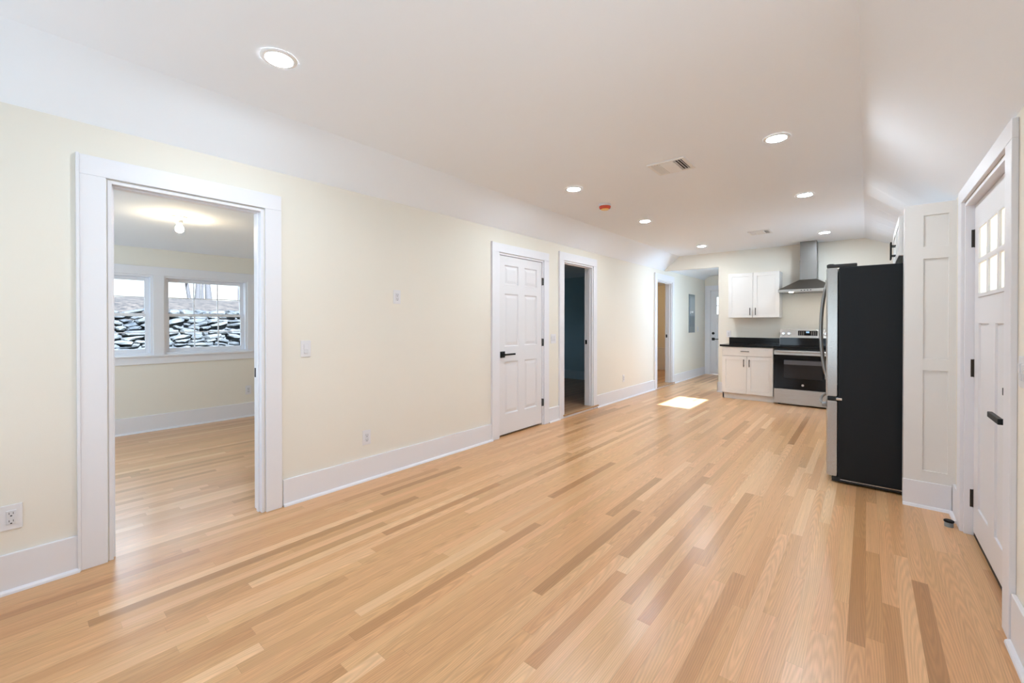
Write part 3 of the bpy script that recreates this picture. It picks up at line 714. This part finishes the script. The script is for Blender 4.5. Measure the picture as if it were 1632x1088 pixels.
for x, y, r in ((-.94, 8.02, .105), (-.56, 8.02, .085), (-.94, 8.27, .080), (-.56, 8.27, .105)):
    b = BM(); n = 48
    for q0, q1 in ((r-.003, r), (r*.55-.002, r*.55)):
        v0 = [b.verts.new((x+q0*math.cos(2*PI*i/n), y+q0*math.sin(2*PI*i/n), .9184)) for i in range(n)]; v1 = [b.verts.new((x+q1*math.cos(2*PI*i/n), y+q1*math.sin(2*PI*i/n), .9184)) for i in range(n)]
        for i in range(n): b.faces.new((v0[i], v0[(i+1) % n], v1[(i+1) % n], v1[i]))
    obj('burner_ring', b, plain('grey_burner_print', (.12, .12, .125), .15), ct)
b = BM(); bx(b, rx0, rx1, ry-.046, ry-.0445, .897, .912); obj('cooktop_edge', b, M['glass_black'], ct)
b = BM(); prism(b, [(8.395, .918), (8.47, .918), (8.47, 1.178), (8.425, 1.178), (8.398, 1.045)], 0, rx0, rx1); bgd = obj('backguard', b, M['steel'], rg)
b = BM(); prism(b, [(8.393, .918), (8.396, .918), (8.399, 1.040), (8.396, 1.040)], 0, rx0+.002, rx1-.002); obj('backguard_base', b, M['glass_black'], bgd)
def bgy(z): return 8.398+(z-1.045)/(1.178-1.045)*.027
for x in (-1.078, -1.000, -.500, -.422):
    b = BM(); yk = bgy(1.108); lathe(b, (x, yk-.030, 1.108), [(.0175, 0), (.020, .006), (.021, .022), (.026, .024), (.026, .031)], 1, 24); bx(b, x-.004, x+.004, yk-.034, yk-.028, 1.090, 1.127, .001)
    obj('knob', b, M['chrome'], bgd, smooth=True)
b = BM(); z0, z1 = 1.078, 1.158
prism(b, [(bgy(z0)-.002, z0), (bgy(z0)+.004, z0), (bgy(z1)+.004, z1), (bgy(z1)-.002, z1)], 0, -.875, -.612); dp = obj('display', b, M['glass_black'], bgd)
b = BM(); prism(b, [(bgy(1.12)-.003, 1.12), (bgy(1.12), 1.12), (bgy(1.148), 1.148), (bgy(1.148)-.003, 1.148)], 0, -.765, -.72); obj('clock_readout', b, M['sheet'], dp)
kp = plain('grey_touch_print', (.20, .18, .17), .4)
for c in range(9):
    for r in range(3):
        if 3 <= c <= 5: continue
        b = BM(); z = 1.088+.022*r; x = -.862+.0275*c
        prism(b, [(bgy(z)-.003, z), (bgy(z), z), (bgy(z+.011), z+.011), (bgy(z+.011)-.003, z+.011)], 0, x, x+.016)
        obj('touch_key', b, kp, dp)

# ------------------------------------------------------------------ switches, outlets
def plate(kind, label, wall, u, z, gangs=1, group=None, x=None, s=1):
    """wall plate on a wall of constant x (axis 0) or constant y (axis 1); s = direction of the room"""
    ax, c = wall
    o = thing(kind, label, 'light switch' if 'switch' in kind else 'outlet', ((c, u, z-.06) if ax == 0 else (u, c, z-.06)), group)
    def B(bm, d0, d1, u0, u1, z0, z1, bev=0):
        a, e = sorted((c+s*d0, c+s*d1))
        if ax == 0: bx(bm, a, e, u0, u1, z0, z1, bev)
        else: bx(bm, u0, u1, a, e, z0, z1, bev)
    hw = .036 + .023*(gangs-1)
    b = BM(); B(b, 0, .006, u-hw, u+hw, z-.060, z+.060, .003); obj('cover_plate', b, M['plastic'], o)
    for g in range(gangs):
        uc_ = u+(g-(gangs-1)/2)*.046
        if 'switch' in kind:
            b = BM(); B(b, .005, .010, uc_-.0165, uc_+.0165, z-.033, z+.033, .002); r = obj('rocker', b, M['plastic2'], o)
            b = BM(); B(b, .0095, .0125, uc_-.014, uc_+.014, z-.004, z+.031, .001); obj('rocker_tip', b, M['plastic'], r)
        else:
            b = BM(); B(b, .005, .009, uc_-.0165, uc_+.0165, z-.033, z+.033, .002); r = obj('receptacle', b, M['plastic2'], o)
            b = BM()
            for zz in (z+.016, z-.020):
                B(b, .0085, .0095, uc_-.0075, uc_-.0055, zz-.001, zz+.008); B(b, .0085, .0095, uc_+.0055, uc_+.0075, zz-.001, zz+.008); B(b, .0085, .0097, uc_-.0032, uc_+.0032, zz-.011, zz-.0055, .001)
            obj('socket_slots', b, M['slot'], r)
    return o
plate('outlet', 'white outlet low on the cream wall left of the wide bedroom doorway', (0, XL), -.006, .358)
plate('outlet', 'white outlet just above the baseboard right of the wide bedroom doorway', (0, XL), 1.872, .350)
plate('outlet', 'white outlet high on the cream wall left of the six panel door', (0, XL), 2.166, 1.515)
plate('outlet', 'small white outlet low on the left wall between the dark doorway and the hall', (0, XL), 6.645, .354)
plate('outlet', 'white outlet below the window inside the bedroom', (0, XB), 2.095, .366)
plate('outlet', 'white outlet on the kitchen wall just above the black backsplash', (1, YB), -1.945, 1.085, s=-1)
plate('light_switch', 'white light switch right of the wide bedroom doorway', (0, XL), 1.384, 1.10)
plate('light_switch', 'white double light switch between the closed six panel door and dark doorway', (0, XL), 4.563, 1.082, 2)
plate('light_switch', 'white light switch at the right edge beside the front door', (0, XR), 2.49, 1.10, 2, s=-1)
plate('light_switch', 'white light switch in the hall right of the grey breaker panel', (0, XL), 10.72, 1.14)

# breaker panel in the hall
ep = thing('breaker_panel', 'grey blue steel breaker panel set in the hall wall', 'breaker panel', (XL, 10.255, 1.06))
b = BM(); bx(b, XL, XL+.010, 10.04, 10.47, 1.06, 1.95, .002); obj('cover', b, M['panel'], ep)
b = BM(); bx(b, XL+.010, XL+.016, 10.085, 10.425, 1.20, 1.88, .002); pd = obj('panel_door', b, M['panel_door'], ep)
b = BM(); bx(b, XL+.016, XL+.020, 10.10, 10.12, 1.50, 1.56, .001); obj('latch', b, M['chrome'], pd)
b = BM(); bx(b, XL+.0161, XL+.0166, 10.18, 10.33, 1.52, 1.56); obj('sticker', b, M['paper'], pd)

# ------------------------------------------------------------------ ceiling fittings
ZC = 2.6
def downlight(x, y, label):
    t = thing('recessed_light', label, 'ceiling light', (x, y, ZC-.008), 'recessed lights in the main room ceiling')
    b = BM(); n = 40
    prof = [(.060, ZC-.002), (.062, ZC-.0075), (.074, ZC-.0075), (.082, ZC-.003), (.083, ZC-.0005)]
    rings = [[b.verts.new((x+r*math.cos(2*PI*i/n), y+r*math.sin(2*PI*i/n), z)) for i in range(n)] for r, z in prof]
    for P_, Q_ in zip(rings, rings[1:]):
        for i in range(n): b.faces.new((P_[i], P_[(i+1) % n], Q_[(i+1) % n], Q_[i]))
    obj('trim_ring', b, M['vent'], t, smooth=True)
    b = BM(); lathe(b, (x, y, ZC-.006), [(.060, 0), (.060, .004)], 2, 40); obj('lens', b, M['lens'], t)
    return t
for x, y, lb in ((-2.235, .86, 'lit recessed ceiling light above the wide bedroom doorway, largest and leftmost'),
                 (-.495, 3.50, 'lit recessed ceiling light right of the nearer vent, nearest on the right side'),
                 (-2.20, 3.55, 'lit recessed ceiling light just before the red capped smoke detector'),
                 (-.490, 5.235, 'lit recessed ceiling light in the right row, second one counted from the front'),
                 (-2.19, 5.26, 'lit recessed ceiling light just past the red capped smoke detector'),
                 (-.475, 7.60, 'lit recessed ceiling light nearest the steel chimney of the range hood'),
                 (-2.165, 7.60, 'lit recessed ceiling light nearest the hall opening, last of the left row')):
    downlight(x, y, lb)
# smoke detector
sd = thing('smoke_detector', 'white smoke detector with orange red dust cap on the ceiling', 'smoke detector', (-2.225, 4.24, ZC-.05))
b = BM(); lathe(b, (-2.225, 4.24, ZC), [(.070, 0), (.070, -.010), (.064, -.022)], 2, 40); obj('base', b, M['plastic'], sd, smooth=True)
b = BM(); lathe(b, (-2.225, 4.24, ZC), [(.062, -.022), (.064, -.030), (.058, -.047), (.045, -.055)], 2, 40); cp = obj('dust_cap', b, M['red'], sd, smooth=True)
b = BM(); lathe(b, (-2.225, 4.24, ZC), [(.046, -.0545), (.042, -.060), (.02, -.062)], 2, 32); obj('cap_face', b, M['yellow'], cp, smooth=True)
# air registers
def register(x, y, wx, wy, label):
    t = thing('ceiling_vent', label, 'vent', (x, y, ZC-.012), 'air vents in the main room ceiling')
    b = BM(); bx(b, x-wx/2+.02, x+wx/2-.02, y-wy/2+.02, y+wy/2-.02, ZC-.003, ZC-.0005); obj('duct', b, M['ventgap'], t)
    b = BM(); e = .028
    bx(b, x-wx/2, x-wx/2+e, y-wy/2, y+wy/2, ZC-.010, ZC-.0005, .003); bx(b, x+wx/2-e, x+wx/2, y-wy/2, y+wy/2, ZC-.010, ZC-.0005, .003)
    bx(b, x-wx/2+e, x+wx/2-e, y-wy/2, y-wy/2+e, ZC-.010, ZC-.0005, .003); bx(b, x-wx/2+e, x+wx/2-e, y+wy/2-e, y+wy/2, ZC-.010, ZC-.0005, .003)
    obj('frame', b, M['vent'], t)
    # three banks of blades: two turned outwards, the middle one throwing along the room
    for lo_, hi_, sg in ((x-wx/2+e, x-wx*.19, -1), (x+wx*.19, x+wx/2-e, 1)):
        for k in range(3):
            xc = lo_+(hi_-lo_)*(k+.5)/3
            s_ = BM(); w2 = .009; prism(s_, [(xc-w2*sg, ZC-.004), (xc-w2*sg+.0015, ZC-.0035), (xc+w2*sg+.0015, ZC-.0155), (xc+w2*sg, ZC-.016)], 1, y-wy/2+e, y+wy/2-e); obj('blade', s_, M['vent'], t)
    for k in range(8):
        yc = y-wy/2+e+(wy-2*e)*(k+.5)/8
        s_ = BM(); prism(s_, [(yc-.013, ZC-.003), (yc-.012, ZC-.0025), (yc+.013, ZC-.0145), (yc+.012, ZC-.015)], 0, x-wx*.175, x+wx*.175); obj('blade', s_, M['vent'], t)
    for xx in (x-wx*.18, x+wx*.18):
        s_ = BM(); bx(s_, xx-.002, xx+.002, y-wy/2+e, y+wy/2-e, ZC-.016, ZC-.003); obj('divider', s_, M['vent'], t)
register(-1.258, 3.56, .30, .30, 'white louvred ceiling vent nearer the camera, above the room middle')
register(-1.185, 6.98, .28, .28, 'small white louvred ceiling vent in front of the kitchen wall cabinet')
# bedroom bulb on a porcelain lampholder
lb_ = thing('bare_bulb', 'lit bare bulb in white porcelain holder on the bedroom ceiling', 'ceiling light', (-4.39, .905, 2.05))
zb_ = 2.172
b = BM(); lathe(b, (-4.39, .905, zb_), [(.058, 0), (.058, -.008), (.045, -.018), (.024, -.026), (.021, -.055)], 2, 32); obj('lampholder', b, M['porcelain'], lb_, smooth=True)
b = BM(); lathe(b, (-4.39, .905, zb_), [(.013, -.055), (.016, -.066), (.027, -.085), (.030, -.100), (.027, -.116), (.016, -.127), (.004, -.131)], 2, 28); obj('bulb', b, M['bulb'], lb_, smooth=True)
# door stop
ds = thing('door_stop', 'round steel floor door stop with black rubber top before the front door', 'door stop', (.402, 3.82, 0))
b = BM(); lathe(b, (.402, 3.82, 0), [(.021, 0), (.021, .026), (.019, .028)]); obj('base', b, M['panel'], ds, smooth=True)
b = BM(); lathe(b, (.402, 3.82, 0), [(.0215, .028), (.0245, .031), (.0245, .038), (.021, .041)]); obj('bumper', b, M['rubber'], ds, smooth=True)
# warm lamp inside the small room past the narrow doorway
lamp('warm_room_lamp', 'POINT', (-4.3, 9.6, 2.1), 14, (1.0, .70, .36), shadow_soft_size=.06)

# ------------------------------------------------------------------ outside the bedroom window
b = BM(); bx(b, -13.2, -6.7, -6, 14, -.5, -.12); struct('ground', b, M['grass'])
b = BM(); bx(b, 2.2, 60, -30, 40, -.5, -.12); bx(b, -40, 60, -40, -6, -.5, -.12); struct('ground_front', b, M['grass'])
b = BM(); rnd = random.Random(3)
z = -.12; row = 0
while z < 1.50:
    h = rnd.uniform(.07, .135); y = -1.5+rnd.uniform(0, .3)
    while y < 7.0:
        wd = rnd.uniform(.14, .46); hh = h*rnd.uniform(.6, 1.1)
        g = bmesh.ops.create_icosphere(b, subdivisions=2, radius=1)
        cx = -12.55+rnd.uniform(-.12, .12); rot = Matrix.Rotation(rnd.uniform(-.3, .3), 3, 'X') @ Matrix.Rotation(rnd.uniform(-.3, .3), 3, 'Z')
        for v in g['verts']:
            c = v.co; sgn = [math.copysign(abs(k)**.55, k) for k in c]
            p = Vector((sgn[0]*.20, sgn[1]*wd*.5, sgn[2]*hh*.54))+Vector((rnd.uniform(-.015, .02), rnd.uniform(-.02, .02), rnd.uniform(-.012, .012)))
            v.co = rot @ p + Vector((cx-.10*(z/1.5), y+wd/2, z+h/2))
        y += wd*.97
    z += h*.93; row += 1
bx(b, -12.95, -12.62, -1.6, 7.2, -.12, 1.42)
struct('wall_stone_garden', b, M['stone'])
# rising bank with leaf litter
b = BM(); nx, ny = 26, 40; G = []
for i in range(nx+1):
    for k in range(ny+1):
        x = -12.6-18*(i/nx)**1.4; y = -6+24*k/ny
        zz = 1.40+.74*(1-math.exp(-(-12.6-x)*.75)) - .03*(-12.6-x) + rnd.uniform(-.05, .05)
        G.append(b.verts.new((x, y, zz)))
for i in range(nx):
    for k in range(ny):
        a = i*(ny+1)+k; b.faces.new((G[a], G[a+1], G[a+ny+2], G[a+ny+1]))
struct('ground_bank', b, M['litter'], smooth=True)
def tree(x, y, z, h, r, label, leafy=False):
    t = thing('tree', label, 'tree', (x, y, z), 'trees on the bank behind the stone wall')
    b = BM(); rr = random.Random(int(x*100+y*10))
    pts = [(x+rr.uniform(-.06, .06)*i, y+rr.uniform(-.05, .05)*i, z-.2+h*i/7) for i in range(8)]
    tube(b, pts, [r*(1.25 if i == 0 else 1-.09*i) for i in range(8)], 10)
    obj('trunk', b, M['bark'], t, smooth=True)
    for k in range(5):
        i = 2+k % 5; p = Vector(pts[i]); a = rr.uniform(0, 2*PI); L_ = rr.uniform(.3, .6)
        b = BM(); q = [p+Vector((math.cos(a)*L_*s_, math.sin(a)*L_*s_, L_*.6*s_+.15*s_*s_)) for s_ in (0, .3, .6, 1)]
        tube(b, q, [r*.4, r*.3, r*.2, r*.08], 7); obj('branch', b, M['bark'], t, smooth=True)
    if leafy:
        b = BM()
        for k in range(170):
            c = Vector((x+rr.gauss(0, .5), y+rr.gauss(0, .6), z+h*.42+rr.gauss(0, .45))); n_ = Vector((rr.gauss(0, 1), rr.gauss(0, 1), rr.gauss(0, 1))).normalized(); u = n_.orthogonal().normalized()*.07; v = n_.cross(u)
            b.faces.new([b.verts.new(c+u), b.verts.new(c+v*.6), b.verts.new(c-u), b.verts.new(c-v*.6)])
        lf = obj('foliage', b, M['leaf'], t); lf['kind'] = 'stuff'
    return t
tree(-16.6, 3.87, 1.95, 6, .072, 'leftmost of three bare trunks seen through the right bedroom window')
tree(-20.0, 4.84, 1.9, 6, .046, 'slimmest bare trunk, between two thicker ones, through the right bedroom window')
tree(-17.6, 4.46, 1.95, 6, .092, 'thickest bare trunk seen through the right bedroom window')
tree(-25.0, 5.5, 1.75, 6, .09, 'leafy pale green tree left of the bare trunks through the bedroom window', True)
tree(-18.4, 5.60, 1.9, 5, .03, 'thin sapling at the right side of the right bedroom window')
